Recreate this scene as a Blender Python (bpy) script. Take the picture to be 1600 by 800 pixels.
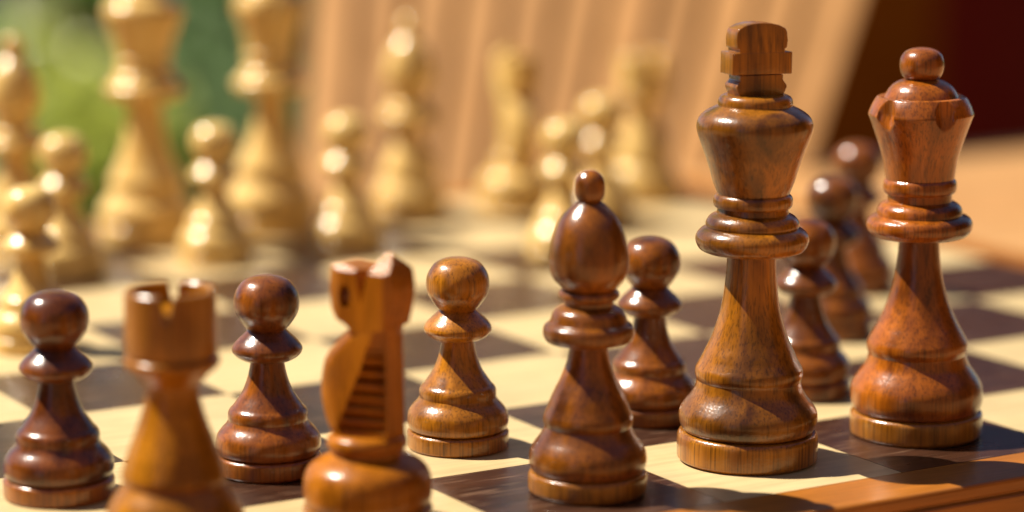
import bpy, bmesh, math, random
from mathutils import Vector, Matrix
random.seed(7)
S = 0.05                                   # one board square in metres
for o in list(bpy.data.objects): bpy.data.objects.remove(o)
scn = bpy.context.scene
COL = scn.collection

# ------------------------------------------------------------------ camera
CAM = Vector((-3.7188, -9.3496, 3.1768)); FPX = 4198.3
R_ = Vector((0.857281, -0.514843, 0.002529)); U_ = Vector((0.089525, 0.153906, 0.984022)); F_ = Vector((0.507006, 0.843356, -0.178032))
cd = bpy.data.cameras.new('camera'); cam = bpy.data.objects.new('camera', cd); COL.objects.link(cam)
m = Matrix((( R_.x, U_.x, -F_.x, CAM.x*S), (R_.y, U_.y, -F_.y, CAM.y*S), (R_.z, U_.z, -F_.z, CAM.z*S), (0, 0, 0, 1)))
cam.matrix_world = m
cd.sensor_width = 36; cd.lens = FPX/1600*36
cd.clip_start = 0.01; cd.clip_end = 200
cd.dof.use_dof = True; cd.dof.focus_distance = 12.45*S; cd.dof.aperture_fstop = 5.1
scn.camera = cam

# ------------------------------------------------------------------ light
SUN = Vector((-0.412, 0.422, 0.80)).normalized()
w = bpy.data.worlds.new('World'); scn.world = w; w.use_nodes = True
nt = w.node_tree; bg = nt.nodes['Background']
sky = nt.nodes.new('ShaderNodeTexSky'); sky.sky_type = 'NISHITA'; sky.sun_disc = False
sky.dust_density = 0.3; sky.air_density = 0.7; sky.ozone_density = 0.3
sky.sun_elevation = math.asin(SUN.z); sky.sun_rotation = math.atan2(SUN.x, SUN.y)
nt.links.new(sky.outputs[0], bg.inputs[0]); bg.inputs[1].default_value = 0.05
ld = bpy.data.lights.new('sun', 'SUN'); ld.energy = 5.0; ld.angle = math.radians(0.53); ld.color = (1, 0.92, 0.79)
sun = bpy.data.objects.new('sun', ld); COL.objects.link(sun)
sun.rotation_euler = SUN.to_track_quat('Z', 'Y').to_euler()
scn.view_settings.view_transform = 'Standard'; scn.view_settings.look = 'None'
scn.view_settings.exposure = 0.9; scn.view_settings.gamma = 1
scn.render.resolution_x = 1024; scn.render.resolution_y = 512

# ------------------------------------------------------------------ materials
def N(nt, t, **k):
    n = nt.nodes.new(t)
    for a, b in k.items():
        if a[0] == '_': n.inputs[a[1:].replace('_', ' ')].default_value = b
        else: setattr(n, a, b)
    return n
def ramp(nt, fac, stops):
    r = nt.nodes.new('ShaderNodeValToRGB'); e = r.color_ramp.elements
    e[0].position, e[0].color = stops[0][0], (*stops[0][1], 1); e[1].position, e[1].color = stops[-1][0], (*stops[-1][1], 1)
    for p, c in stops[1:-1]:
        q = e.new(p); q.color = (*c, 1)
    nt.links.new(fac, r.inputs[0]); return r.outputs[0]
def g(v): return (v, v, v)
def mixc(nt, a, b, fac, mode='MIX'):
    x = nt.nodes.new('ShaderNodeMix'); x.data_type = 'RGBA'; x.blend_type = mode
    for s, v in ((x.inputs[0], fac), (x.inputs[6], a), (x.inputs[7], b)):
        if hasattr(v, 'links'): nt.links.new(v, s)
        else: s.default_value = v if not isinstance(v, tuple) else (*v, 1)
    return x.outputs[2]
def noise(nt, vec, sc, scale=1.0, detail=3, rough=.5, dist=0):
    mp = N(nt, 'ShaderNodeMapping'); mp.inputs['Scale'].default_value = sc; nt.links.new(vec, mp.inputs[0])
    n = N(nt, 'ShaderNodeTexNoise', _Scale=scale, _Detail=detail, _Roughness=rough, _Distortion=dist)
    nt.links.new(mp.outputs[0], n.inputs['Vector']); return n.outputs[0]
def newmat(name):
    mt = bpy.data.materials.new(name); mt.use_nodes = True
    return mt, mt.node_tree, mt.node_tree.nodes['Principled BSDF']
def coords(nt, off=(0, 0, 0), rnd=False):
    tc = N(nt, 'ShaderNodeTexCoord'); mp = N(nt, 'ShaderNodeMapping'); nt.links.new(tc.outputs['Object'], mp.inputs[0])
    mp.inputs['Location'].default_value = off
    if rnd:
        oi = N(nt, 'ShaderNodeObjectInfo'); ml = N(nt, 'ShaderNodeMath', operation='MULTIPLY'); ml.inputs[1].default_value = 3.7
        nt.links.new(oi.outputs['Random'], ml.inputs[0]); cx = N(nt, 'ShaderNodeCombineXYZ')
        for i in range(3): nt.links.new(ml.outputs[0], cx.inputs[i])
        nt.links.new(cx.outputs[0], mp.inputs['Location'])
    return mp.outputs[0]
def bump(nt, b, h, strength, dist, prev=None):
    bp = N(nt, 'ShaderNodeBump', _Strength=strength, _Distance=dist); nt.links.new(h, bp.inputs['Height'])
    if prev is not None: nt.links.new(prev, bp.inputs['Normal'])
    nt.links.new(bp.outputs[0], b.inputs['Normal']); return bp.outputs[0]

def turned_wood(name, dark, mid, light, seed=0, mott=.6, rough=.36, coat=1.0, crough=.19, grain=1.0, spec=.14):
    mt, nt, b = newmat(name)
    v = coords(nt, (seed*.137, seed*.071, seed*.053))
    broad = noise(nt, v, (110, 110, 22), 1, 3, .5, .8)
    mot = noise(nt, v, (36, 36, 30), 1, 3, .5, .5)
    col = ramp(nt, broad, [(.30, mid), (.52, light), (.72, mid)])
    mk = ramp(nt, mot, [(.34, g(1)), (.66, g(0))])
    mm = N(nt, 'ShaderNodeMath', operation='MULTIPLY'); mm.inputs[1].default_value = mott; nt.links.new(mk, mm.inputs[0])
    col = mixc(nt, col, dark, mm.outputs[0])
    st = noise(nt, v, (2100, 2100, 46), 1, 2, .6)
    s1 = ramp(nt, st, [(.36, g(.26)), (.50, g(.95)), (.7, g(1.0))])
    col = mixc(nt, col, s1, min(1, .62*grain), 'MULTIPLY')
    st2 = noise(nt, v, (760, 760, 14), 1, 3, .6)
    s2 = ramp(nt, st2, [(.32, g(.62)), (.6, g(1))])
    col = mixc(nt, col, s2, .4*grain, 'MULTIPLY')
    sp = noise(nt, v, (1500, 1500, 700), 1, 2, .5)
    s3 = ramp(nt, sp, [(.68, g(1)), (.76, g(.45))])
    col = mixc(nt, col, s3, .2*grain, 'MULTIPLY')
    nt.links.new(col, b.inputs['Base Color'])
    b.inputs['Roughness'].default_value = rough; b.inputs['Specular IOR Level'].default_value = spec
    b.inputs['Coat Weight'].default_value = coat; b.inputs['Coat Roughness'].default_value = crough; b.inputs['Coat IOR'].default_value = 1.5
    sm = noise(nt, v, (130, 130, 90), 1, 5, .7)
    nt.links.new(ramp(nt, sm, [(.32, g(crough*.82)), (.55, g(crough*1.05)), (.72, g(crough*1.6))]), b.inputs['Coat Roughness'])
    n1 = bump(nt, b, st, .15, .0001)
    wv = noise(nt, v, (380, 380, 300), 1, 3, .6)
    n2 = bump(nt, b, wv, .35, .00016, n1)
    wv2 = noise(nt, v, (110, 110, 160), 1, 2, .5)
    n3 = bump(nt, b, wv2, .5, .0003, n2)
    fb = noise(nt, v, (1500, 1500, 1500), 1, 2, .5)
    n4 = bump(nt, b, fb, .6, .00012, n3); nt.links.new(n3, b.inputs['Normal'])
    nt.links.new(n4, b.inputs['Coat Normal'])
    return mt

def flat_wood(name, c1, c2, axis='x', fine=900, long=22, rough=.3, coat=.3, pores=.0, spec=.5, cr=.2, var=.12, bstr=.2, fs=.55):
    mt, nt, b = newmat(name); v = coords(nt, rnd=True)
    A = {'x': lambda f, l: (l, f, f), 'y': lambda f, l: (f, l, f), 'z': lambda f, l: (f, f, l)}[axis]
    a = noise(nt, v, A(fine*.16, long*.35), 1, 4, .6, .6)
    col = ramp(nt, a, [(.3, c1), (.7, c2)])
    f = noise(nt, v, A(fine, long), 1, 3, .6)
    col = mixc(nt, col, ramp(nt, f, [(.35, g(.62)), (.58, g(1))]), fs, 'MULTIPLY')
    oi = N(nt, 'ShaderNodeObjectInfo')
    col = mixc(nt, col, ramp(nt, oi.outputs['Random'], [(0, g(1-var)), (1, g(1))]), 1.0, 'MULTIPLY')
    bl = noise(nt, v, (45, 45, 45), 1, 3, .6)
    col = mixc(nt, col, ramp(nt, bl, [(.3, g(.8)), (.65, g(1))]), .6, 'MULTIPLY')
    if pores:
        p = noise(nt, v, A(1500, 70), 1, 2, .5)
        col = mixc(nt, col, (.34, .2, .12), mixc(nt, (0, 0, 0), g(pores), ramp(nt, p, [(.60, g(0)), (.70, g(1))])))
    nt.links.new(col, b.inputs['Base Color'])
    rr = ramp(nt, noise(nt, v, (60, 60, 60), 1, 4, .6), [(.3, g(rough*.8)), (.7, g(rough*1.25))]); nt.links.new(rr, b.inputs['Roughness'])
    b.inputs['Specular IOR Level'].default_value = spec
    b.inputs['Coat Weight'].default_value = coat; b.inputs['Coat Roughness'].default_value = cr
    bump(nt, b, f, bstr, .0001)
    return mt
def plain(name, c, rough=.6, c2=None, sc=20, coat=0, spec=.5):
    mt, nt, b = newmat(name); v = coords(nt)
    n = noise(nt, v, (sc, sc, sc), 1, 5, .6)
    c2 = c2 or tuple(x*.7 for x in c)
    nt.links.new(ramp(nt, n, [(.35, c2), (.65, c)]), b.inputs['Base Color'])
    b.inputs['Roughness'].default_value = rough; b.inputs['Coat Weight'].default_value = coat; b.inputs['Specular IOR Level'].default_value = spec
    bump(nt, b, n, .3, .002)
    return mt

M = {}
#                                dark               mid                light
M['golden']  = turned_wood('stained_wood_golden_brown', (.020, .0045, .0005), (.140, .041, .0012), (.46, .160, .006), 1, .78)
M['orange']  = turned_wood('stained_wood_orange_brown', (.045, .008, .0006), (.190, .042, .0012), (.48, .130, .005), 2, .68)
M['brown']   = turned_wood('stained_wood_brown', (.020, .004, .0005), (.130, .032, .0012), (.39, .118, .005), 3, .76)
M['ochre']   = turned_wood('stained_wood_ochre', (.08, .022, .001), (.27, .088, .002), (.47, .180, .006), 4, .5, coat=.6, crough=.19)
M['amber']   = turned_wood('stained_wood_amber', (.08, .018, .001), (.32, .092, .002), (.52, .170, .006), 5, .4, coat=.4, crough=.17)
M['redbrown'] = turned_wood('stained_wood_red_brown', (.020, .0035, .0005), (.140, .030, .0015), (.36, .100, .005), 6, .8)
M['darkred'] = turned_wood('stained_wood_dark_red', (.011, .002, .0004), (.095, .018, .0012), (.32, .085, .004), 7, .88)
M['pawngold'] = turned_wood('stained_wood_honey_brown', (.028, .007, .0006), (.21, .066, .002), (.54, .195, .008), 8, .7)
M['plum']    = turned_wood('stained_wood_dark_brown', (.020, .004, .0005), (.140, .033, .0015), (.36, .105, .005), 9, .72)
M['base_gold'] = turned_wood('stained_wood_light_base', (.13, .036, .002), (.29, .092, .005), (.48, .180, .011), 11, .4, grain=1.25)
M['base_red'] = turned_wood('stained_wood_reddish_base', (.09, .020, .002), (.22, .056, .004), (.40, .125, .009), 12, .5, grain=1.25)
M['box']     = turned_wood('pale_boxwood', (.58, .30, .060), (.74, .45, .115), (.84, .58, .20), 10, .35, rough=.35, coat=.9, crough=.18, grain=.4)
M['felt']    = plain('dark_felt', (.012, .009, .008), .95)
M['light_sq'] = flat_wood('maple_veneer', (.59, .44, .215), (.66, .50, .26), 'x', 500, 30, .40, .12, var=.10, cr=.3, fs=.42, spec=.3)
M['dark_sq'] = flat_wood('wenge_veneer', (.028, .010, .005), (.070, .027, .013), 'x', 1100, 26, .30, .25, pores=.45, var=.2, bstr=.35, cr=.3)
M['rail']    = flat_wood('cherry_wood', (.30, .098, .011), (.43, .150, .020), 'x', 900, 30, .34, .18, var=.08, spec=.3)
M['rail_y']  = flat_wood('cherry_wood_lengthwise', (.30, .098, .011), (.43, .150, .020), 'y', 900, 30, .34, .18, var=.08, spec=.3)
M['core']    = plain('dark_glue_line', (.05, .03, .018), .8)
M['table']   = flat_wood('oiled_table_wood', (.50, .245, .085), (.60, .33, .125), 'x', 260, 6, .42, .1, var=.03)
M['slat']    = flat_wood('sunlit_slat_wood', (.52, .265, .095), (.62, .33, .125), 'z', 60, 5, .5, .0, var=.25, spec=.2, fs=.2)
M['post']    = plain('dark_brown_wood', (.48, .105, .006), .8, (.36, .072, .004), 8, spec=.05)
M['maroon']  = plain('maroon_paint', (.28, .030, .024), .7, (.19, .016, .012), 3, spec=.08)

# ------------------------------------------------------------------ object helpers
def tag(o, label=None, cat=None, group=None, kind=None):
    if label: o['label'] = label
    if cat: o['category'] = cat
    if group: o['group'] = group
    if kind: o['kind'] = kind
    return o
def empty(name, loc=(0, 0, 0), rz=0):
    o = bpy.data.objects.new(name, None); COL.objects.link(o); o.empty_display_size = .01
    o.location = loc; o.rotation_euler = (0, 0, rz); return o
def obj(name, me, mat, parent=None):
    o = bpy.data.objects.new(name, me); COL.objects.link(o); o.parent = parent
    if mat and not me.materials: me.materials.append(mat)
    return o
def mesh(name, vs, fs, smooth=True, merge=False):
    me = bpy.data.meshes.new(name); me.from_pydata([tuple(v) for v in vs], [], fs); me.update()
    bm = bmesh.new(); bm.from_mesh(me)
    if merge: bmesh.ops.remove_doubles(bm, verts=bm.verts, dist=1e-6)
    bmesh.ops.recalc_face_normals(bm, faces=bm.faces); bm.to_mesh(me); bm.free()
    me.polygons.foreach_set('use_smooth', [smooth]*len(me.polygons)); return me

# profile lists: (picture row, half width, corner flag)
def prof(pts, y0, sc, vs):
    """rows/half widths measured on the photo -> smooth (r, z) polyline in squares, split at corners"""
    P = [((q[1])/(sc*(1+.0145*(y0-q[0])/vs)), (y0-q[0])/(vs*(1+.0036*(y0-q[0])/vs)), len(q) > 2) for q in pts]
    out = []
    runs = []; cur = [P[0]]
    for p in P[1:]:
        cur.append(p)
        if p[2]: runs.append(cur); cur = [p]
    if len(cur) > 1: runs.append(cur)
    for run in runs:
        n = len(run)
        for i in range(n-1):
            p0 = run[max(i-1, 0)]; p1 = run[i]; p2 = run[i+1]; p3 = run[min(i+2, n-1)]
            k = 5 if n > 2 else 2
            for j in range(k):
                t = j/k
                def cr(a, b, c, d): return .5*((2*b)+(-a+c)*t+(2*a-5*b+4*c-d)*t*t+(-a+3*b-3*c+d)*t**3)
                out.append((max(0, cr(p0[0], p1[0], p2[0], p3[0])), cr(p0[1], p1[1], p2[1], p3[1]), j == 0 and i == 0))
        out_last = run[-1]
    out.append((out_last[0], out_last[1], True))
    return out
def lathe(name, pr, n=112, fn=None):
    vs, fs, sharp = [], [], []
    for (r, z, c) in pr:
        for i in range(n):
            a = 2*math.pi*i/n; rr = fn(r, z, a) if fn else r
            vs.append((rr*math.cos(a)*S, rr*math.sin(a)*S, z*S))
    for k in range(len(pr)-1):
        for i in range(n):
            j = (i+1) % n; fs.append((k*n+i, k*n+j, (k+1)*n+j, (k+1)*n+i))
    fs.append(tuple(range(n))[::-1]); fs.append(tuple((len(pr)-1)*n+i for i in range(n)))
    me = bpy.data.meshes.new(name); me.from_pydata(vs, [], fs)
    bm = bmesh.new(); bm.from_mesh(me); bmesh.ops.remove_doubles(bm, verts=bm.verts, dist=1e-7)
    bmesh.ops.recalc_face_normals(bm, faces=bm.faces)
    for e in bm.edges:
        if len(e.link_faces) == 2 and e.calc_face_angle(0) > math.radians(38): e.smooth = False
    bm.to_mesh(me); bm.free()
    me.polygons.foreach_set('use_smooth', [True]*len(me.polygons)); return me

T = True
PAWN = (697, 328, 323, [
 ('base', [(696.9, 76, T), (694, 79.3), (690, 80), (675, 80), (671.5, 79), (669, 76), (668, 71, T)]),
 ('body', [(668, 71, T), (666, 76), (661, 78.6), (655, 79.5), (648, 79), (640, 77), (632, 71.5), (624, 64), (617, 60, T), (612, 60.5), (606, 60), (601, 57.5), (597, 53.5), (590, 48.5), (575, 38.5), (556, 31), (540, 27), (527, 25, T)]),
 ('collar', [(527.2, 25, T), (526.6, 37, T), (522, 45.5), (516, 51.5), (511, 53.3), (507, 52.6, T), (502, 49.5), (496, 44), (490, 37), (484, 31), (481, 28, T)]),
 ('head', [(482, 28, T), (478, 32), (470, 38.5), (456, 47), (440, 49.6), (425, 46.8), (411, 37.5), (404, 25.5), (400.6, 12), (400, 0)]),
])
KING = (717, 336, 330, [
 ('base', [(716.9, 104, T), (713, 109), (708, 110.6), (682, 110.8), (675, 109.5), (671, 106), (669.5, 100, T)]),
 ('body', [(669.5, 98, T), (667, 103), (658, 107.5), (646, 109.3), (636, 107), (624, 99), (613, 90.5), (602, 84.5), (590, 82, T), (586, 83.8), (580, 85), (572, 84.2), (565, 80.5), (556, 75.5), (545, 70.5), (525, 61), (497, 51.5), (470, 45), (442, 41.5), (415, 39.4), (391, 38.5, T)]),
 ('collar', [(391.5, 38, T), (390.5, 72, T), (386, 82), (378, 87.5), (369, 89.5), (361, 87), (354, 80), (351, 73, T), (347, 74), (341, 72.5), (334, 67), (329, 57, T), (321, 55.5, T), (319.5, 60), (315, 62.5), (308, 62.8), (302, 60.5), (298.5, 56, T)]),
 ('crown', [(299, 57, T), (280, 64.5), (262, 70), (240, 77.5), (222, 84.5), (210, 89), (200, 91.8), (191, 91.8), (183, 89), (176, 83), (170, 74), (166, 66), (163, 59, T), (158, 59), (152, 57.5), (147.5, 53), (146, 44), (145, 0)]),
])
QUEEN = (677, 323, 318, [
 ('base', [(676.9, 98, T), (673, 102), (668, 103.3), (650, 103.5), (643, 102.8), (639.5, 100), (637.5, 95, T)]),
 ('body', [(638, 94, T), (634, 99), (624, 102.5), (612, 103.2), (600, 102), (588, 96.5), (577, 89), (567, 82), (559, 78.5), (549, 76, T), (545, 77.5), (538, 79), (530, 78.3), (522, 74.5), (510, 68), (500, 62.5), (475, 51), (450, 42.5), (425, 37), (400, 33.5), (367, 31, T)]),
 ('collar', [(367.3, 31, T), (366.5, 64, T), (363.5, 74), (356, 81), (347, 83.3), (339, 81), (334, 75), (331.5, 67, T), (327, 67), (320, 65), (314, 59), (310, 50.5, T), (299, 50, T), (297.5, 54), (293, 57), (286, 57.6), (279.5, 56.5), (275, 53, T)]),
 ('crown', [(275, 54, T), (255, 57), (240, 60), (215, 68), (190, 77), (181, 80.5), (176.5, 82.5, T), (174, 82.3, T), (160, 76.5), (149.5, 70, T), (148, 66.5, T), (149, 58, T), (143, 55), (136, 50.5), (129, 43), (123.5, 32), (121.5, 22, T)]),
 ('finial', [(123, 23, T), (119.5, 27.5), (113, 32.3), (101, 34.8), (89, 33), (80, 26.5), (74.8, 15), (73.2, 0)]),
])
BISHOP = (767, 350, 344, [
 ('base', [(766.9, 88, T), (763, 92), (757, 93.5), (742, 93.5), (737, 92.5), (734, 90), (732.5, 85, T)]),
 ('body', [(733, 84, T), (730, 88.5), (721, 92), (712, 92.5), (701, 90.5), (690, 84.5), (680, 77), (671, 71.5), (663, 67.5, T), (659, 69.5), (652, 70.8), (645, 69.6), (639, 67), (630, 63), (618, 58.5), (604, 52), (590, 45), (575, 38.8), (562, 34.3), (548, 31), (533, 29, T)]),
 ('collar', [(533.3, 29, T), (532.5, 58, T), (530, 66), (522, 71), (512, 71.8), (505, 69), (500, 62, T), (495, 60), (488, 58), (481, 54), (476, 46), (473, 38.5, T), (467, 38.5, T), (465, 43.5), (460, 47.8), (455, 47.8), (451, 45), (449, 41, T)]),
 ('mitre', [(449.3, 41, T), (445, 46), (435, 54.5), (423, 60.5), (408, 62.8), (395, 62.3), (380, 60), (365, 56), (350, 50.5), (338, 43.5), (327, 34), (318, 25), (313, 19, T)]),
 ('finial', [(313, 18.5, T), (308, 22.5), (300, 24.7), (290, 25), (280, 23.8), (271, 18.5), (265, 9.5), (263.8, 0)]),
])
ROOK = (860, 366, 361, [
 ('base', [(859.9, 106, T), (856, 110), (849, 111.5), (838, 111.5), (832, 110.5), (829, 108), (827.5, 103, T)]),
 ('body', [(828, 101, T), (824, 104.5), (814, 106), (802, 104), (790, 99.5), (776, 92), (763, 82), (753.5, 75.5, T), (749, 78), (743, 79), (737, 78), (727, 75), (711, 70), (695, 64), (663, 52), (640, 45), (620, 41), (605, 40.5, T), (601, 46), (595, 51), (588, 56.5), (581, 66), (576, 70.5), (570, 73), (564, 71.5), (560, 64, T), (557, 64, T)]),
])
KNIGHT = (817, 357, 352, [
 ('base', [(816.9, 93, T), (813, 98), (806, 99.5), (796, 99.5), (791, 98.5), (788, 96), (786.5, 90, T)]),
 ('body', [(787, 90, T), (783, 95), (772, 98), (758, 98.6), (748, 98), (738, 95.5), (727, 88.5), (717, 75), (711, 62), (707, 54.5, T), (701, 54, T), (699, 58), (694, 61.3), (686, 61.3), (680, 58.5), (676, 52, T), (676, 0)]),
])

def section_meshes(spec, prefix, fns={}):
    y0, sc, vs, secs = spec
    return [(n, lathe(prefix+'_'+n, prof(p, y0, sc, vs), n=280 if n in fns else 112, fn=fns.get(n))) for n, p in secs]

def felt_mesh(r):
    return lathe('felt_pad', [(r, -.0, T), (r, .022, T), (r*.9, .03, T)], 64)

# queen crown: five scoops cut into the rim
def queen_cut(r, z, a):
    if z < 1.40 or r < .18: return r
    q = min(1, max(0, (z-1.44)/(1.58-1.44)))
    for k in range(5):
        d = (a-(math.radians(-57.5+72*k))+math.pi) % (2*math.pi)-math.pi
        t = .25*math.sin(d)
        if abs(d) < .6 and abs(t) < .052:
            inner = .249-.038*q
            cut = inner+.070-math.sqrt(.070**2-t*t)
            r = min(r, cut)
    return r

def rook_turret():
    y0, sc, vs, _ = ROOK
    h = lambda y: (y0-y)/(vs*(1+.0036*(y0-y)/vs))
    w_ = lambda p: p/(sc*(1+.0145*1.0))
    R, ri = w_(70), w_(58)
    zb, zt, zn, zf = h(560), h(461.5), h(500), h(492)
    hw = .021/R; ang = []
    view = math.radians(-121)+math.radians(2)
    NN = 112
    base = [2*math.pi*i/NN for i in range(NN)]
    marks = []
    for k in range(4):
        c = view+k*math.pi/2
        for d in (-1.45*hw, -1.25*hw, -.45*hw, 0, .45*hw, 1.25*hw, 1.45*hw): marks.append((c+d) % (2*math.pi))
    allang = sorted(marks+[a for a in base if all(abs(((a-(view+k*math.pi/2)+math.pi) % (2*math.pi))-math.pi) > 1.6*hw for k in range(4))])
    def top(a):
        d = min(abs(((a-(view+k*math.pi/2)+math.pi) % (2*math.pi))-math.pi) for k in range(4))/hw
        if d <= .46: return zn
        if d <= 1.26: return zn+(zt-.006-zn)*(d-.45)/.8
        if d <= 1.46: return zt-.002
        return zt
    rows = []
    for a in allang:
        t = top(a)
        pts = [(R*.93, zb), (R*.985, zb+.004), (R, zb+.014), (R*1.0, zb+.1), (R, min(t, zn-.01)), (R, t-.008), (R-.008, t), (ri+.006, t), (ri, t-.006), (ri, min(t-.01, zf+.01)), (ri-.02, zf), (0.0, zf-.01)]
        rows.append([(r*math.cos(a)*S, r*math.sin(a)*S, z*S) for r, z in pts])
    vs_, fs = [], []
    n = len(rows); k = len(rows[0])
    for r in rows: vs_ += r
    for i in range(n):
        j = (i+1) % n
        for q in range(k-1): fs.append((i*k+q, j*k+q, j*k+q+1, i*k+q+1))
    me = bpy.data.meshes.new('turret'); me.from_pydata(vs_, [], fs)
    bm = bmesh.new(); bm.from_mesh(me); bmesh.ops.remove_doubles(bm, verts=bm.verts, dist=1e-7)
    bmesh.ops.dissolve_degenerate(bm, dist=1e-7, edges=bm.edges)
    bmesh.ops.recalc_face_normals(bm, faces=bm.faces)
    for e in bm.edges:
        if len(e.link_faces) == 2 and e.calc_face_angle(0) > math.radians(35): e.smooth = False
    bm.to_mesh(me); bm.free(); me.polygons.foreach_set('use_smooth', [True]*len(me.polygons))
    return me

def bevelled(me, width, segs=3, angle=25):
    """bake a small bevel into a hand-built mesh"""
    o = bpy.data.objects.new('tmp', me); COL.objects.link(o)
    b = o.modifiers.new('b', 'BEVEL'); b.width = width; b.segments = segs; b.limit_method = 'ANGLE'; b.angle_limit = math.radians(angle); b.harden_normals = False
    dg = bpy.context.evaluated_depsgraph_get(); r = bpy.data.meshes.new_from_object(o.evaluated_get(dg)); r.name = me.name
    bpy.data.objects.remove(o); r.polygons.foreach_set('use_smooth', [True]*len(r.polygons)); return r
def boolean_cut(me, cutters):
    o = bpy.data.objects.new('tmp', me); COL.objects.link(o); cs = []
    for c in cutters:
        co = bpy.data.objects.new('cut', c); COL.objects.link(co); cs.append(co)
        b = o.modifiers.new('x', 'BOOLEAN'); b.operation = 'DIFFERENCE'; b.object = co; b.solver = 'EXACT'
    bpy.context.view_layer.update()
    dg = bpy.context.evaluated_depsgraph_get(); r = bpy.data.meshes.new_from_object(o.evaluated_get(dg)); r.name = me.name
    for c in cs: bpy.data.objects.remove(c)
    bpy.data.objects.remove(o); return r
def extrude_poly(name, poly, f):
    """poly [(a, b)] ; f(a, b, side) -> 3d point for side -1 / +1"""
    n = len(poly)
    vs = [f(a, b, -1) for a, b in poly]+[f(a, b, 1) for a, b in poly]
    fs = [tuple(range(n))[::-1], tuple(range(n, 2*n))]+[(i, (i+1) % n, n+(i+1) % n, n+i) for i in range(n)]
    return mesh(name, vs, fs, smooth=False)

def king_cross():
    y0, sc, vs, _ = KING
    h = lambda y: (y0-y)/(vs*(1+.0036*(y0-y)/vs))
    q = 345*1.0
    W = lambda px: px/q
    z0, z1, z2, z3, z4, z5, z6 = h(148), h(139), h(119), h(113), h(80), h(77), h(50)
    a, bn, arm, nk, up = W(43.5), W(37), W(51.5), W(41), W(43)
    def lump(poly, t0, t1):
        P = poly+[(-x, z) for x, z in poly[::-1] if x > 0]; zs = [z for _, z in P]; za, zb = min(zs), max(zs)
        return bevelled(extrude_poly('cross', P, lambda x, z, s_: (x*S, s_*(t0+(t1-t0)*(z-za)/(zb-za))*S, z*S)), .0045*S, 3, 20)
    lumps = [lump([(W(37), z0), (a, h(134)), (a, h(131)), (bn, h(123)), (bn, z3-.004)], .066, .065),
             lump([(arm, z3-.002), (arm, z4)], .0672, .067),
             lump([(W(39), z4-.01), (W(39), z5+.004), (up, z5+.012), (up*1.03, h(62)), (up, h(49)), (up*.93, h(44)), (up*.68, h(39)), (up*.36, h(36)), (0, h(35))], .0665, .056)]
    bm = bmesh.new()
    for l in lumps: bm.from_mesh(l)
    me = bpy.data.meshes.new('cross'); bm.to_mesh(me); bm.free(); return me

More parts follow.
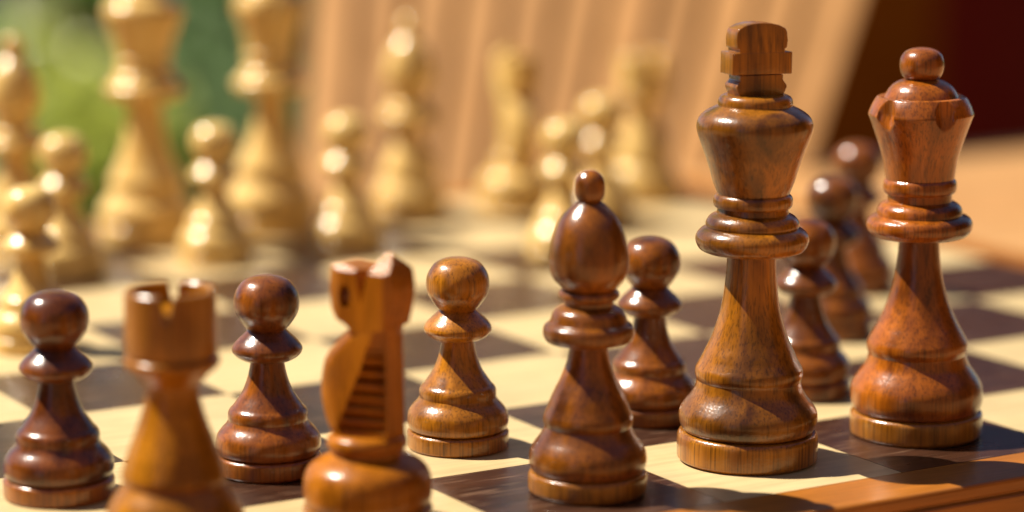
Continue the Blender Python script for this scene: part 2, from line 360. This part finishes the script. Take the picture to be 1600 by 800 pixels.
def horse():
    y0, sc, vs, _ = KNIGHT
    h = lambda y: (y0-y)/(vs*(1+.0036*(y0-y)/vs))
    # neck: cross sections stacked by height, s = forward, t = sideways (squares)
    rows = [(677, .150, .090, .150, .120), (665, .180, .078, .150, .120), (650, .200, .060, .148, .118), (635, .212, .040, .147, .116), (618, .222, .021, .146, .112), (600, .222, .000, .145, .108), (585, .216, -.020, .144, .106), (570, .206, -.038, .143, .104),
            (555, .180, -.052, .142, .102), (540, .140, -.066, .140, .100), (528, .105, -.09, .140, .0995), (516, .070, -.10, .142, .0995), (506, .05, -.10, .150, .0995), (496, .05, -.11, .160, .0990)]
    def lerp_row(y):
        for a, b in zip(rows, rows[1:]):
            if a[0] >= y >= b[0]:
                k = (a[0]-y)/(a[0]-b[0]); return [a[i]+(b[i]-a[i])*k for i in range(5)]
        return list(rows[-1])
    ys = []
    y = 677.0
    while y > 496: ys.append(y); y -= 1.9
    ys.append(496)
    rings = []
    grooves = [549, 570, 590, 608, 627, 645, 662]
    for y in ys:
        _, sf, sc_, sb, T2 = lerp_row(y)
        tb = .066
        gr = 0
        if 543 < y < 672:
            for i, gy in enumerate(grooves):
                d = (y-gy)                       # positive = below ridge crest
                p_ = d/18.5
                if 0 <= p_ < 1: gr = .034*((.32-p_)/.32 if p_ < .32 else ((p_-.32)/.68)**1.6)
        if y <= 543: gr = .012
        ring = []
        fr = max(.03, T2-.055)
        half = [(sf, 0), (sf-.004, fr*.5), (sf-.022, fr), (sf-.065, T2*.94), (sf-.11, T2), (sc_+.004, T2)]
        c0 = Vector((sc_, T2)); c1 = Vector((-sb, tb)); nrm = Vector((-(c0.y-c1.y), c0.x-c1.x)); nrm = Vector((c0.y-c1.y, -(c0.x-c1.x))).normalized()
        for k in (.0, .03, .06, .5, .94, .97, 1.0):
            p = c0.lerp(c1, k)
            if .05 < k < .95: p = p+nrm*(-1)*(-gr if nrm.dot(Vector((1, -1))) > 0 else gr)
            half.append((p.x, p.y))
        half.append((-sb-.004, 0))
        full = half+[(a, -b) for a, b in half[1:-1][::-1]]
        rings.append([(a*S, b*S, h(y)*S) for a, b in full])
    n = len(rings[0]); V = [p for r in rings for p in r]; F = [tuple(range(n))[::-1], tuple((len(rings)-1)*n+i for i in range(n))]
    for k in range(len(rings)-1):
        for i in range(n):
            j = (i+1) % n; F.append((k*n+i, k*n+j, (k+1)*n+j, (k+1)*n+i))
    neck = mesh('neck', V, F)
    bm = bmesh.new(); bm.from_mesh(neck)
    for e in bm.edges:
        if len(e.link_faces) == 2 and e.calc_face_angle(0) > math.radians(50): e.smooth = False
    bm.to_mesh(neck); bm.free()
    # head: side outline given thickness that varies along it
    H = lambda u: -(u/357+.053)/.85
    side = [(-57, 419), (-59, 440), (-59.5, 458), (-56, 486), (-47, 499), (-33, 505), (-26, 511), (-25, 520)]
    poly = [(H(u), h(y)) for u, y in side]
    poly += [(-.150, h(509)), (-.158, h(500)), (-.172, h(488)), (-.192, h(465)), (-.196, h(448)), (-.185, h(430)), (-.165, h(412)), (-.130, h(395)), (-.105, h(398)), (-.092, h(412)), (-.080, h(426)), (-.062, h(428)), (-.04, h(424)), (-.01, h(421)), (.03, h(418.5)), (.08, h(416))]
    head = extrude_poly('head', poly, lambda s, z, sd: (s*S, sd*.1*S, z*S))
    bm = bmesh.new(); bm.from_mesh(head)
    def slice_(co, no):
        r = bmesh.ops.bisect_plane(bm, geom=bm.verts[:]+bm.edges[:]+bm.faces[:], plane_co=[c*S for c in co], plane_no=no, clear_outer=True)
        ed = [e for e in r['geom_cut'] if isinstance(e, bmesh.types.BMEdge)]
        bmesh.ops.holes_fill(bm, edges=ed, sides=0)
        bmesh.ops.recalc_face_normals(bm, faces=bm.faces)
    for sd in (1, -1):
        slice_((.075, sd*.1, 0), (.40, sd, 0))                  # cheeks narrowing to the muzzle
        slice_((0, sd*.1, h(425)), (0, sd*.62, .78))              # sloping tops of muzzle and ears
        slice_((-.15, sd*.1, 0), (-.45, sd, 0))                 # back corners
    bm.to_mesh(head); bm.free()
    head = bevelled(head, .015*S, 3, 12)
    cut = []
    def cone(s, z, t0, r, dep, sz=1.0, sx=1.0, seg=24):
        bmc = bmesh.new()
        bmesh.ops.create_cone(bmc, cap_ends=True, segments=seg, radius1=r*(.75 if seg > 4 else .15)*S, radius2=r*S, depth=dep*S)
        for v in bmc.verts:
            x, y_, zz = v.co; zz = abs(zz)*(1 if zz > 0 else -1); v.co = (x*sx+s*S, zz*t0+t0*(.100)*S, y_*sz+z*S)
        me = bpy.data.meshes.new('c'); bmesh.ops.recalc_face_normals(bmc, faces=bmc.faces); bmc.to_mesh(me); bmc.free(); return me
    for sd in (1, -1):
        cut.append(cone(H(-32), h(464), sd, .040, .09, 1.45, .85))
        bmc = bmesh.new()
        for u, y, t in ((-26, 404, .14), (13, 404, .14), (-7, 480, .112), (-6, 428, .025), (-6, 400, .025)): bmc.verts.new((H(u)*S, sd*t*S, h(y)*S))
        bmesh.ops.convex_hull(bmc, input=bmc.verts[:]); bmesh.ops.recalc_face_normals(bmc, faces=bmc.faces)
        me = bpy.data.meshes.new('c'); bmc.to_mesh(me); bmc.free(); cut.append(me)
    head = boolean_cut(head, cut)
    bm = bmesh.new(); bm.from_mesh(head)
    for e in bm.edges:
        if len(e.link_faces) == 2 and e.calc_face_angle(0) > math.radians(40): e.smooth = False
    for fc in bm.faces: fc.smooth = fc.calc_area() < (.03*S)**2*.35
    bm.to_mesh(head); bm.free()
    eyes = []
    for sd in (1, -1):
        bmc = bmesh.new(); bmesh.ops.create_uvsphere(bmc, u_segments=20, v_segments=12, radius=.019*S)
        for v in bmc.verts: v.co = (v.co.x+H(-32)*S, v.co.y*.8+sd*.076*S, v.co.z*1.5+h(464)*S)
        for fc in bmc.faces: fc.smooth = True
        me = bpy.data.meshes.new('eye'); bmc.to_mesh(me); bmc.free(); eyes.append(me)
    return neck, head, eyes

PM = {}
PM['pawn'] = section_meshes(PAWN, 'pawn')
PM['king'] = section_meshes(KING, 'king')
PM['queen'] = section_meshes(QUEEN, 'queen', {'crown': queen_cut})
PM['bishop'] = section_meshes(BISHOP, 'bishop')
PM['rook'] = section_meshes(ROOK, 'rook')+[('turret', rook_turret())]
nk, hd, ey = horse()
PM['knight'] = section_meshes(KNIGHT, 'knight')+[('neck', nk), ('head', hd)]
PM['king'].append(('cross', king_cross()))
FELT = {'pawn': felt_mesh(.228), 'king': felt_mesh(.312), 'queen': felt_mesh(.305), 'bishop': felt_mesh(.252), 'rook': felt_mesh(.29), 'knight': felt_mesh(.265)}
ROT = {}
CACHE = {}
BASE = {'golden': 'base_gold', 'pawngold': 'base_gold', 'brown': 'base_gold', 'orange': 'base_gold', 'darkred': 'base_red', 'amber': 'base_gold', 'ochre': 'base_gold'}
def piece(kind, x, y, mat, label, group=None, rz=0.0, tint='brown', scale=1.0, lean=0.0):
    key = (kind, mat)
    if key not in CACHE:
        CACHE[key] = [(n, me.copy()) for n, me in PM[kind]]
        for n, me in CACHE[key]: me.materials.clear(); me.materials.append(M[BASE.get(mat, mat) if n == 'base' else mat])
        if kind == 'knight': CACHE[key+('e',)] = [e.copy() for e in ey]; [e.materials.append(M['darkred' if mat != 'box' else 'box']) for e in CACHE[key+('e',)]]
    root = empty(tint+'_'+kind, (x*S, y*S, 0), rz); root.scale = (scale,)*3
    root.rotation_mode = 'QUATERNION'; root.rotation_quaternion = Matrix.Rotation(lean, 3, Vector((F_.x, F_.y, 0)).normalized()).to_quaternion() @ Matrix.Rotation(rz, 3, 'Z').to_quaternion()
    tag(root, label, kind, group)
    parts = {}
    for n, me in CACHE[key]: 
        nm = 'finial' if n == 'finial' else n
        parts[n] = obj(nm, me, None, root)
    if kind == 'knight':
        for e in CACHE[key+('e',)]: obj('eye', e, None, parts['head'])
    fm = FELT[kind]; obj('felt_pad', fm, M['felt'], root)
    return root

# ------------------------------------------------------------------ setting
def box_me(name, x0, x1, y0, y1, z0, z1, bev=0.0):
    b = bev
    vs = [(x0, y0, z0), (x1, y0, z0), (x1, y1, z0), (x0, y1, z0), (x0, y0, z1-b), (x1, y0, z1-b), (x1, y1, z1-b), (x0, y1, z1-b)]
    fs = [(3, 2, 1, 0), (0, 1, 5, 4), (1, 2, 6, 5), (2, 3, 7, 6), (3, 0, 4, 7)]
    if b:
        vs += [(x0+b, y0+b, z1), (x1-b, y0+b, z1), (x1-b, y1-b, z1), (x0+b, y1-b, z1)]
        fs += [(4, 5, 9, 8), (5, 6, 10, 9), (6, 7, 11, 10), (7, 4, 8, 11), (8, 9, 10, 11)]
    else: fs.append((4, 5, 6, 7))
    return mesh(name, [(a*S, b_*S, c*S) for a, b_, c in vs], fs, smooth=False)

GROUND_Z = -15.4
# ground of the garden
def ground_mat():
    mt, nt, b = newmat('garden_ground'); v = coords(nt)
    n = noise(nt, v, (.9, .9, .9), 1, 3, .6); f = noise(nt, v, (25, 25, 25), 1, 5, .7)
    c = ramp(nt, n, [(.46, (.030, .018, .010)), (.54, (.10, .17, .022))])
    nt.links.new(mixc(nt, c, ramp(nt, f, [(.3, g(.5)), (.7, g(1.1))]), .8, 'MULTIPLY'), b.inputs['Base Color']); b.inputs['Roughness'].default_value = .95
    b.inputs['Specular IOR Level'].default_value = .1
    bump(nt, b, f, .6, .03); return mt
gnd = obj('ground', mesh('ground', [(-3000*S, -3000*S, GROUND_Z*S), (3000*S, -3000*S, GROUND_Z*S), (3000*S, 3000*S, GROUND_Z*S), (-3000*S, 3000*S, GROUND_Z*S)], [(0, 1, 2, 3)], False), ground_mat())
tag(gnd, kind='structure')

# table: five wide boards, apron and legs
TZ = -.40
tb = empty('table', (0, 0, GROUND_Z*S)); tag(tb, 'tan oiled wooden table the chess board lies on', 'table')
def part(name, me, mat, parent):
    o = obj(name, me, mat, parent); o.matrix_parent_inverse = Matrix.Translation(-parent.location) if parent.rotation_euler.z == 0 else parent.matrix_world.inverted(); return o
ty = [-6.0, -2.8, .5, 3.8, 7.1, 10.35]
for a, b_ in zip(ty, ty[1:]): part('table_board', box_me('table_board', -9, 24, a+.01, b_-.01, TZ-.45, TZ, .02), M['table'], tb)
part('apron', box_me('apron', -8, 23, 9.3, 9.7, TZ-2, TZ-.46), M['table'], tb)
part('apron', box_me('apron', -8, 23, -5.4, -5.0, TZ-2, TZ-.46), M['table'], tb)
for lx in (-8, 22):
    for ly in (-5, 8.3): part('leg', box_me('leg', lx, lx+1, ly+.0, ly+1, GROUND_Z, TZ-.47), M['table'], tb)

# chess board: core, 64 veneer squares, four rails
bd = empty('chess_board', (0, 0, TZ*S)); tag(bd, 'wooden chess board of maple and dark squares in a cherry frame', 'chess board')
part('core', box_me('core', 0.001, 7.999, 0.001, 7.999, TZ+.005, -.02), M['core'], bd)
lm = box_me('light_square', .0025, .9975, .0025, .9975, -.019, 0, 0); dm = box_me('dark_square', .0025, .9975, .0025, .9975, -.019, 0, 0)
for i in range(8):
    for j in range(8):
        dark = (i+j) % 2 == 0
        o = obj('dark_square' if dark else 'light_square', dm if dark else lm, M['dark_sq'] if dark else M['light_sq'], bd)
        o.location = (i*S, j*S, -TZ*S)
BP = [(0.0015, -.0), (.318, 0), (.327, -.003), (.333, -.010), (.336, -.02), (.338, -.058), (.333, -.064), (.333, -.07), (.352, -.076), (.358, -.084), (.358, -.37), (.35, -.388), (.32, -.399), (.0015, -.399)]
def rail(k):
    # k: 0 near, 1 right, 2 far, 3 left
    vs = []
    for e in (0, 1):
        for o_, z in BP:
            t = (-o_) if e == 0 else 8+o_
            p = {0: (t, -o_), 1: (8+o_, t), 2: (8-t, 8+o_), 3: (-o_, 8-t)}[k]
            sh = .0012*(1 if e == 0 else -1); 
            q = {0: (sh, 0), 1: (0, sh), 2: (-sh, 0), 3: (0, -sh)}[k]
            vs.append(((p[0]+q[0])*S, (p[1]+q[1])*S, z*S))
    n = len(BP); fs = [(i, (i+1) % n, n+(i+1) % n, n+i) for i in range(n)]+[tuple(range(n)), tuple(range(n, 2*n))[::-1]]
    me = mesh('frame_rail', vs, fs, smooth=False)
    return me
for k in range(4): part('frame_rail', rail(k), M['rail'] if k % 2 == 0 else M['rail_y'], bd)

# chair beyond the table, reclined backrest of vertical slats
def bp(px, py, depth):
    return CAM+(F_+R_*((px-800)/FPX)-U_*((py-400)/FPX))*depth
Fh = Vector((F_.x, F_.y, 0)).normalized(); Rh = Vector((R_.x, R_.y, 0)).normalized()
REC = math.radians(46)
up = (Fh*math.cos(REC)+Vector((0, 0, math.sin(REC)))).normalized(); nrm = Rh.cross(up).normalized()
if nrm.z < 0: nrm = -nrm
P0 = bp(858, 330, 24.0)
def onback(px, py, off=0.0):
    d = (F_+R_*((px-800)/FPX)-U_*((py-400)/FPX)); P = P0+nrm*off
    return CAM+d*((P-CAM).dot(nrm)/d.dot(nrm))
wid = (onback(1247, 330)-onback(470, 330)).length; ac = Rh; Lb = onback(470, 330)
chair = empty('wooden_chair', Vector((P0.x*S, P0.y*S, GROUND_Z*S))); tag(chair, 'light wooden chair with reclined fan shaped slatted back beyond the table', 'chair')
def hexa(name, bl, br, tr, tl, t):
    e = .012; q = [bl, br, tr, tl]; c = (bl+br+tr+tl)/4
    vs = [p-nrm*t for p in q]+[p-nrm*e for p in q]+[p+(c-p).normalized()*e*1.4 for p in q]
    fs = [(3, 2, 1, 0)]+[(i, (i+1) % 4, 4+(i+1) % 4, 4+i) for i in range(4)]+[(4+i, 4+(i+1) % 4, 8+(i+1) % 4, 8+i) for i in range(4)]+[(8, 9, 10, 11)]
    return mesh(name, [v*S for v in vs], fs, smooth=False)
def slab(name, p0, a, u, n, w_, l, t):
    e = min(t*.3, .03); c = [(0, 0), (w_, 0), (w_, l), (0, l)]
    vs = [p0+a*x+u*y-n*t for x, y in c]+[p0+a*x+u*y-n*e for x, y in c]+[p0+a*(x+(e if x == 0 else -e))+u*(y+(e if y == 0 else -e)) for x, y in c]
    fs = [(3, 2, 1, 0)]+[(i, (i+1) % 4, 4+(i+1) % 4, 4+i) for i in range(4)]+[(4+i, 4+(i+1) % 4, 8+(i+1) % 4, 8+i) for i in range(4)]+[(8, 9, 10, 11)]
    return mesh(name, [v*S for v in vs], fs, smooth=False)
NS = 11
def edge_x(k, py):
    xb, xt = 470+(1247-470)*k, 490+(1345-490)*k          # slat edges at the table line and 305 rows higher
    return xb+(xt-xb)*(305-py)/305
for i in range(NS):
    a, b_ = i/NS, (i+.79)/NS if i < NS-1 else 1.0
    part('slat', hexa('slat', onback(edge_x(a, 420), 420), onback(edge_x(b_, 420), 420), onback(edge_x(b_, -330), -330), onback(edge_x(a, -330), -330), .10), M['slat'], chair)
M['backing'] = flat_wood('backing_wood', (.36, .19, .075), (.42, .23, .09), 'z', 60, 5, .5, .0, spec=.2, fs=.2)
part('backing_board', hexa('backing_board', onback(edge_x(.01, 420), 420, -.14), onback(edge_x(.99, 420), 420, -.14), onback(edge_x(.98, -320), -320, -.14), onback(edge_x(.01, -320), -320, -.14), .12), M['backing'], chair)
for q in (0.0, wid-.4):
    p = Lb+ac*q-nrm*.42-up*.9
    hgt = (p.z-GROUND_Z)
    part('leg', slab('leg', Vector((p.x, p.y, GROUND_Z)), ac, Vector((0, 0, 1)), nrm.cross(Vector((0,0,1))).cross(Vector((0,0,1))).normalized()*-1, .4, hgt+.3, .4), M['slat'], chair)

# brown post and maroon wall standing behind the table
def wall_slab(name, pxa, pxb, depth, ztop, zbot, thick, mat, label, cat):
    a = bp(pxa, 400, depth); b_ = bp(pxb, 400, depth); d = Vector((b_.x-a.x, b_.y-a.y, 0)); L = d.length; d.normalize()
    back = Vector((-d.y, d.x, 0))
    if back.dot(F_) < 0: back = -back
    root = obj(name, slab(name, Vector((0, 0, 0)), d, Vector((0, 0, 1)), -back, L, ztop-zbot, thick), mat)
    root.location = (a.x*S, a.y*S, zbot*S); tag(root, label, cat); return root
wall_slab('wooden_partition', 1120, 1452, 52, 12, GROUND_Z, 1.2, M['post'], 'dark brown wooden partition standing in shade behind the slatted chair', 'partition')
wall_slab('maroon_wall', 1400, 2300, 58, 14, GROUND_Z, 2, M['maroon'], 'dark maroon wall in shade at the right behind the table', 'wall')

# garden
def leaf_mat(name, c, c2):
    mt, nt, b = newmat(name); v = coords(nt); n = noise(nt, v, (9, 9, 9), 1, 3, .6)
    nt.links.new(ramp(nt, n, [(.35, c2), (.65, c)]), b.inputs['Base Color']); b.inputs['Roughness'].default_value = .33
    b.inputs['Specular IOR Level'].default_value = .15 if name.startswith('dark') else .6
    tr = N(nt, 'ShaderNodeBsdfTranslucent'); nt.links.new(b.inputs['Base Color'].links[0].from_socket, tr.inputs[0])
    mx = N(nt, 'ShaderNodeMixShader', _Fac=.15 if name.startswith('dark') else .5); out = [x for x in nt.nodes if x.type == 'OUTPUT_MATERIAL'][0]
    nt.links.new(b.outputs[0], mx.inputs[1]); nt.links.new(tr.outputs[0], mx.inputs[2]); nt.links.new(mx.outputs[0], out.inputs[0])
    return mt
LM = {'lime': leaf_mat('lime_leaves', (.76, .78, .22), (.58, .64, .14)), 'bright': leaf_mat('bright_green_leaves', (.28, .54, .04), (.14, .34, .02)),
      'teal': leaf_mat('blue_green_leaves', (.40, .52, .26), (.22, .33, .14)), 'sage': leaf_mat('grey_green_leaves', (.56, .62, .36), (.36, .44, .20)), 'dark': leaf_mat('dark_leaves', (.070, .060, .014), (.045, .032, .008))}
bark = plain('grey_bark', (.60, .58, .52), .9, (.42, .40, .36), 30)
barkb = plain('brown_bark', (.08, .05, .03), .9, (.05, .03, .02), 30)
def shrub(px, py, depth, rad, kind, n, label, hs=1.0):
    """a leafy shrub whose crown centre stands at that place"""
    c = bp(px, py, depth); base = Vector((c.x*S, c.y*S, GROUND_Z*S))
    t = empty('shrub', base); tag(t, label, 'shrub', 'shrubs of the garden beyond the table')
    rnd = random.Random(px*7+py); vs, fs = [], []
    cz = (c.z-GROUND_Z)*S; rad = rad*S
    clumps = [(Vector((rnd.gauss(0, .5), rnd.gauss(0, .5), rnd.gauss(0, .5)*hs))*rad, rnd.uniform(.25, .5)*rad) for _ in range(16)]
    for i in range(n):
        cc, cr = rnd.choice(clumps); d = Vector((rnd.gauss(0, 1), rnd.gauss(0, 1), rnd.gauss(0, 1))).normalized()*cr*rnd.uniform(.5, 1.05)
        p = cc+d+Vector((0, 0, cz))
        a = Vector((rnd.gauss(0, 1), rnd.gauss(0, 1), rnd.gauss(0, .6))).normalized(); b_ = a.cross(Vector((rnd.gauss(0, 1), rnd.gauss(0, 1), rnd.gauss(0, 1)))).normalized()
        l = rad*.14*rnd.uniform(.7, 1.3); k = len(vs)
        vs += [p-a*l, p-b_*l*.42+a*.1*l, p+a*l, p+b_*l*.42+a*.1*l]; fs.append((k, k+1, k+2, k+3))
    obj('foliage', mesh('foliage', vs, fs, smooth=False), LM[kind], t)['kind'] = 'stuff'
    sv, sf = [], []
    for s_ in range(4):
        ang = s_*1.6; tip = clumps[s_][0]+Vector((0, 0, cz))
        for q, (pt, r0) in enumerate(((Vector((math.cos(ang)*.02, math.sin(ang)*.02, 0)), .022), (tip*.5+Vector((0, 0, 0)), .014), (tip, .005))):
            for z in range(6): sv.append(pt+Vector((math.cos(z*1.047), math.sin(z*1.047), 0))*r0)
        o_ = s_*18
        for q in (0, 6):
            for z in range(6): sf.append((o_+q+z, o_+q+(z+1) % 6, o_+q+6+(z+1) % 6, o_+q+6+z))
    obj('stem', mesh('stem', sv, sf), barkb, t)
def trunk(px, depth, r, label):
    c = bp(px, 100, depth); base = Vector((c.x*S, c.y*S, GROUND_Z*S))
    t = empty('tree', base); tag(t, label, 'tree')
    pr = [(r*1.3, 0, T), (r*1.05, 2, T), (r, 8, T), (r*.93, 20, T), (r*.8, 40, T)]
    obj('trunk', lathe('trunk', pr, 24, lambda q, z, a: q*(1+.08*math.sin(3*a+z*.4)+.05*math.sin(7*a))), bark, t)
    rnd = random.Random(5); vs, fs = [], []
    for i in range(2500):
        d = Vector((rnd.gauss(0, 1), rnd.gauss(0, 1), rnd.gauss(0, .7)))*.55; p = d+Vector((0, 0, 42*S+.7))
        a = Vector((rnd.gauss(0, 1), rnd.gauss(0, 1), rnd.gauss(0, 1))).normalized(); b_ = a.cross(Vector((rnd.gauss(0, 1), rnd.gauss(0, 1), rnd.gauss(0, 1)))).normalized(); k = len(vs)
        vs += [p-a*.06, p-b_*.03, p+a*.06, p+b_*.03]; fs.append((k, k+1, k+2, k+3))
    obj('crown', mesh('crown', vs, fs, smooth=False), LM['bright'], t)['kind'] = 'stuff'
trunk(50, 105, 1.0, 'grey tree trunk in the blurred garden at the far left')
shrub(-5, 215, 96, 2.7, 'sage', 2600, 'grey green shrub behind the pale bishop at the left edge')
shrub(115, -12, 112, 2.6, 'bright', 2200, 'bright green shrub above the dark gap left of the pale king')
shrub(155, 235, 80, 2.9, 'lime', 2600, 'lime green sunlit shrub just left of the pale king', 1.3)
shrub(342, 85, 90, 2.8, 'teal', 2600, 'blue green shrub between the pale king and pale queen')
shrub(372, 225, 84, 2.1, 'teal', 2200, 'low blue green shrub below the other, between pale king and pale queen')
shrub(300, -30, 118, 2.8, 'bright', 2200, 'deep green shrub at the top between pale king and queen')
shrub(132, 92, 100, 2.2, 'dark', 4200, 'dark leafed shrub standing in for the shade of the gap left of the pale king')  # dark leaf colour stands in for shade between the shrubs
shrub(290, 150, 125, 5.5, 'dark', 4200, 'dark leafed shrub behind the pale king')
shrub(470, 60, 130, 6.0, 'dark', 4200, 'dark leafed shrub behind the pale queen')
shrub(30, 390, 92, 2.6, 'sage', 2200, 'low grey green shrub at the lower left behind the pale pawns')

def added_hedge(cx, cy, lx, ly, hgt, rz, label, seed):  # unseen leafy block, added to cut sky reflections on the pieces
    t = empty('added_hedge', (cx, cy, GROUND_Z*S), rz); tag(t, label, 'added_hedge')
    rnd = random.Random(seed); vs, fs = [], []
    for i in range(14000):
        a, b_, c = rnd.uniform(-1, 1), rnd.uniform(-1, 1), rnd.uniform(0, 1); f = rnd.choice((0, 1, 2, 2, 2, 3, 3, 3, 4))
        if f == 0: a = 1
        elif f == 1: a = -1
        elif f == 2: b_ = 1
        elif f == 3: b_ = -1
        else: c = 1
        p = Vector((a*lx/2+rnd.gauss(0, .06), b_*ly/2+rnd.gauss(0, .06), c*hgt+rnd.gauss(0, .09)))
        u = Vector((rnd.gauss(0, 1), rnd.gauss(0, 1), rnd.gauss(0, 1))).normalized(); v = u.cross(Vector((rnd.gauss(0, 1), rnd.gauss(0, 1), rnd.gauss(0, 1)))).normalized(); k = len(vs)
        vs += [p-u*.10, p-v*.05, p+u*.10, p+v*.05]; fs.append((k, k+1, k+2, k+3))
    obj('foliage', mesh('foliage', vs, fs, smooth=False), LM['dark'], t)['kind'] = 'stuff'
    x, y = lx/2-.05, ly/2-.05
    obj('inner_growth', mesh('inner_growth', [(-x, -y, 0), (x, -y, 0), (x, y, 0), (-x, y, 0), (-x, -y, hgt-.08), (x, -y, hgt-.08), (x, y, hgt-.08), (-x, y, hgt-.08)], [(3, 2, 1, 0), (0, 1, 5, 4), (1, 2, 6, 5), (2, 3, 7, 6), (3, 0, 4, 7), (4, 5, 6, 7)], False), barkb, t)
# added out of view: a wall for warm fill, hedges to block low sky
hw_ = obj('added_fill_wall', box_me('added_fill_wall', -70, 90, -58, -52, GROUND_Z, 42, .3), plain('brown_render', (.24, .13, .06), .9, (.19, .10, .045), 3))
tag(hw_, 'brown wall added out of view on the camera side to bounce warm fill', 'added wall')
added_hedge(-4.2, 1.2, 5.6, .7, 3.0, math.radians(75), 'tall dark leafy screen added out of view left of the table to block sky', 12)
added_hedge(3.4, -.9, 3.2, .7, 2.6, math.radians(70), 'tall dark leafy screen added out of view right of the table to block sky', 13)

# ------------------------------------------------------------------ chess pieces
VA = math.radians(-31)        # camera right axis seen from above
piece('pawn', .519, 1.599, 'darkred', 'darkest red brown pawn at the left edge of the photo, left of the notched rook', 'dark pawns', .3, scale=1.01)
piece('pawn', 1.503, 1.503, 'redbrown', 'red brown pawn standing between the rook and the knight', 'dark pawns', 1.3)
piece('pawn', 2.481, 1.46, 'pawngold', 'honey brown pawn standing on a light square between knight and bishop', 'dark pawns', 2.2)
piece('pawn', 3.582, 1.471, 'plum', 'dark brown pawn partly hidden behind the right side of the bishop', 'dark pawns', 3.1)
piece('pawn', 4.580, 1.519, 'plum', 'blurred brown pawn nearest the king, between king and queen', 'dark pawns', 4.1)
piece('pawn', 5.597, 2.617, 'plum', 'middle of the three blurred brown pawns between king and queen', 'dark pawns', .9)
piece('pawn', 6.573, 3.629, 'redbrown', 'farthest of the three blurred brown pawns, its head beside the queen', 'dark pawns', 1.9)
piece('rook', .612, .547, 'ochre', 'ochre brown rook with notched top in the left foreground', None, 0)
kr = piece('knight', 1.487, .502, 'amber', 'amber brown carved knight with ridged mane', None, VA+math.radians(180-32))
piece('bishop', 2.578, .463, 'brown', 'brown bishop with ball tipped egg shaped head', None, 1.0)
piece('king', 3.529, .564, 'golden', 'golden brown king topped with a blocky cross', None, VA+math.radians(20), lean=.005)
qn = piece('queen', 4.531, .549, 'orange', 'orange brown queen with scalloped crown and ball', None, VA+math.radians(-12), lean=-.013)

piece('king', 3.46, 7.42, 'box', 'pale boxwood king, tallest pale piece, in front of the garden', None, VA+.3, 'pale')
piece('queen', 4.40, 7.42, 'box', 'pale boxwood queen beside the left edge of the slatted chair back', None, .2, 'pale')
piece('bishop', 2.54, 7.45, 'box', 'pale boxwood bishop cut by the left edge of the photo', 'pale bishops', .5, 'pale')
piece('bishop', 5.50, 7.42, 'box', 'pale boxwood bishop standing in front of the slatted chair back', 'pale bishops', 1.5, 'pale')
piece('knight', 6.36, 7.36, 'box', 'pale boxwood knight, bright in the sun before the slats', None, math.radians(-95), 'pale')
piece('rook', 7.40, 7.25, 'box', 'pale boxwood rook in the far corner of the board', None, .5, 'pale')
piece('pawn', 1.54, 4.57, 'box', 'nearest pale pawn, low at the left edge of the photo', 'pale pawns', .1, 'pale')
piece('pawn', 2.50, 6.49, 'box', 'pale pawn left of the pale king, behind the nearest pale pawn', 'pale pawns', .7, 'pale')
piece('pawn', 3.54, 6.48, 'box', 'pale pawn standing between pale king and pale queen', 'pale pawns', 1.7, 'pale')
piece('pawn', 4.50, 6.47, 'box', 'pale pawn between pale queen and pale bishop', 'pale pawns', 2.7, 'pale')
piece('pawn', 5.61, 5.50, 'box', 'pale pawn just left of the brown bishop top, right of the pale knight', 'pale pawns', 3.7, 'pale')
piece('pawn', 6.54, 6.50, 'box', 'pale pawn behind the brown bishop ball, left of the pale rook', 'pale pawns', 4.7, 'pale')
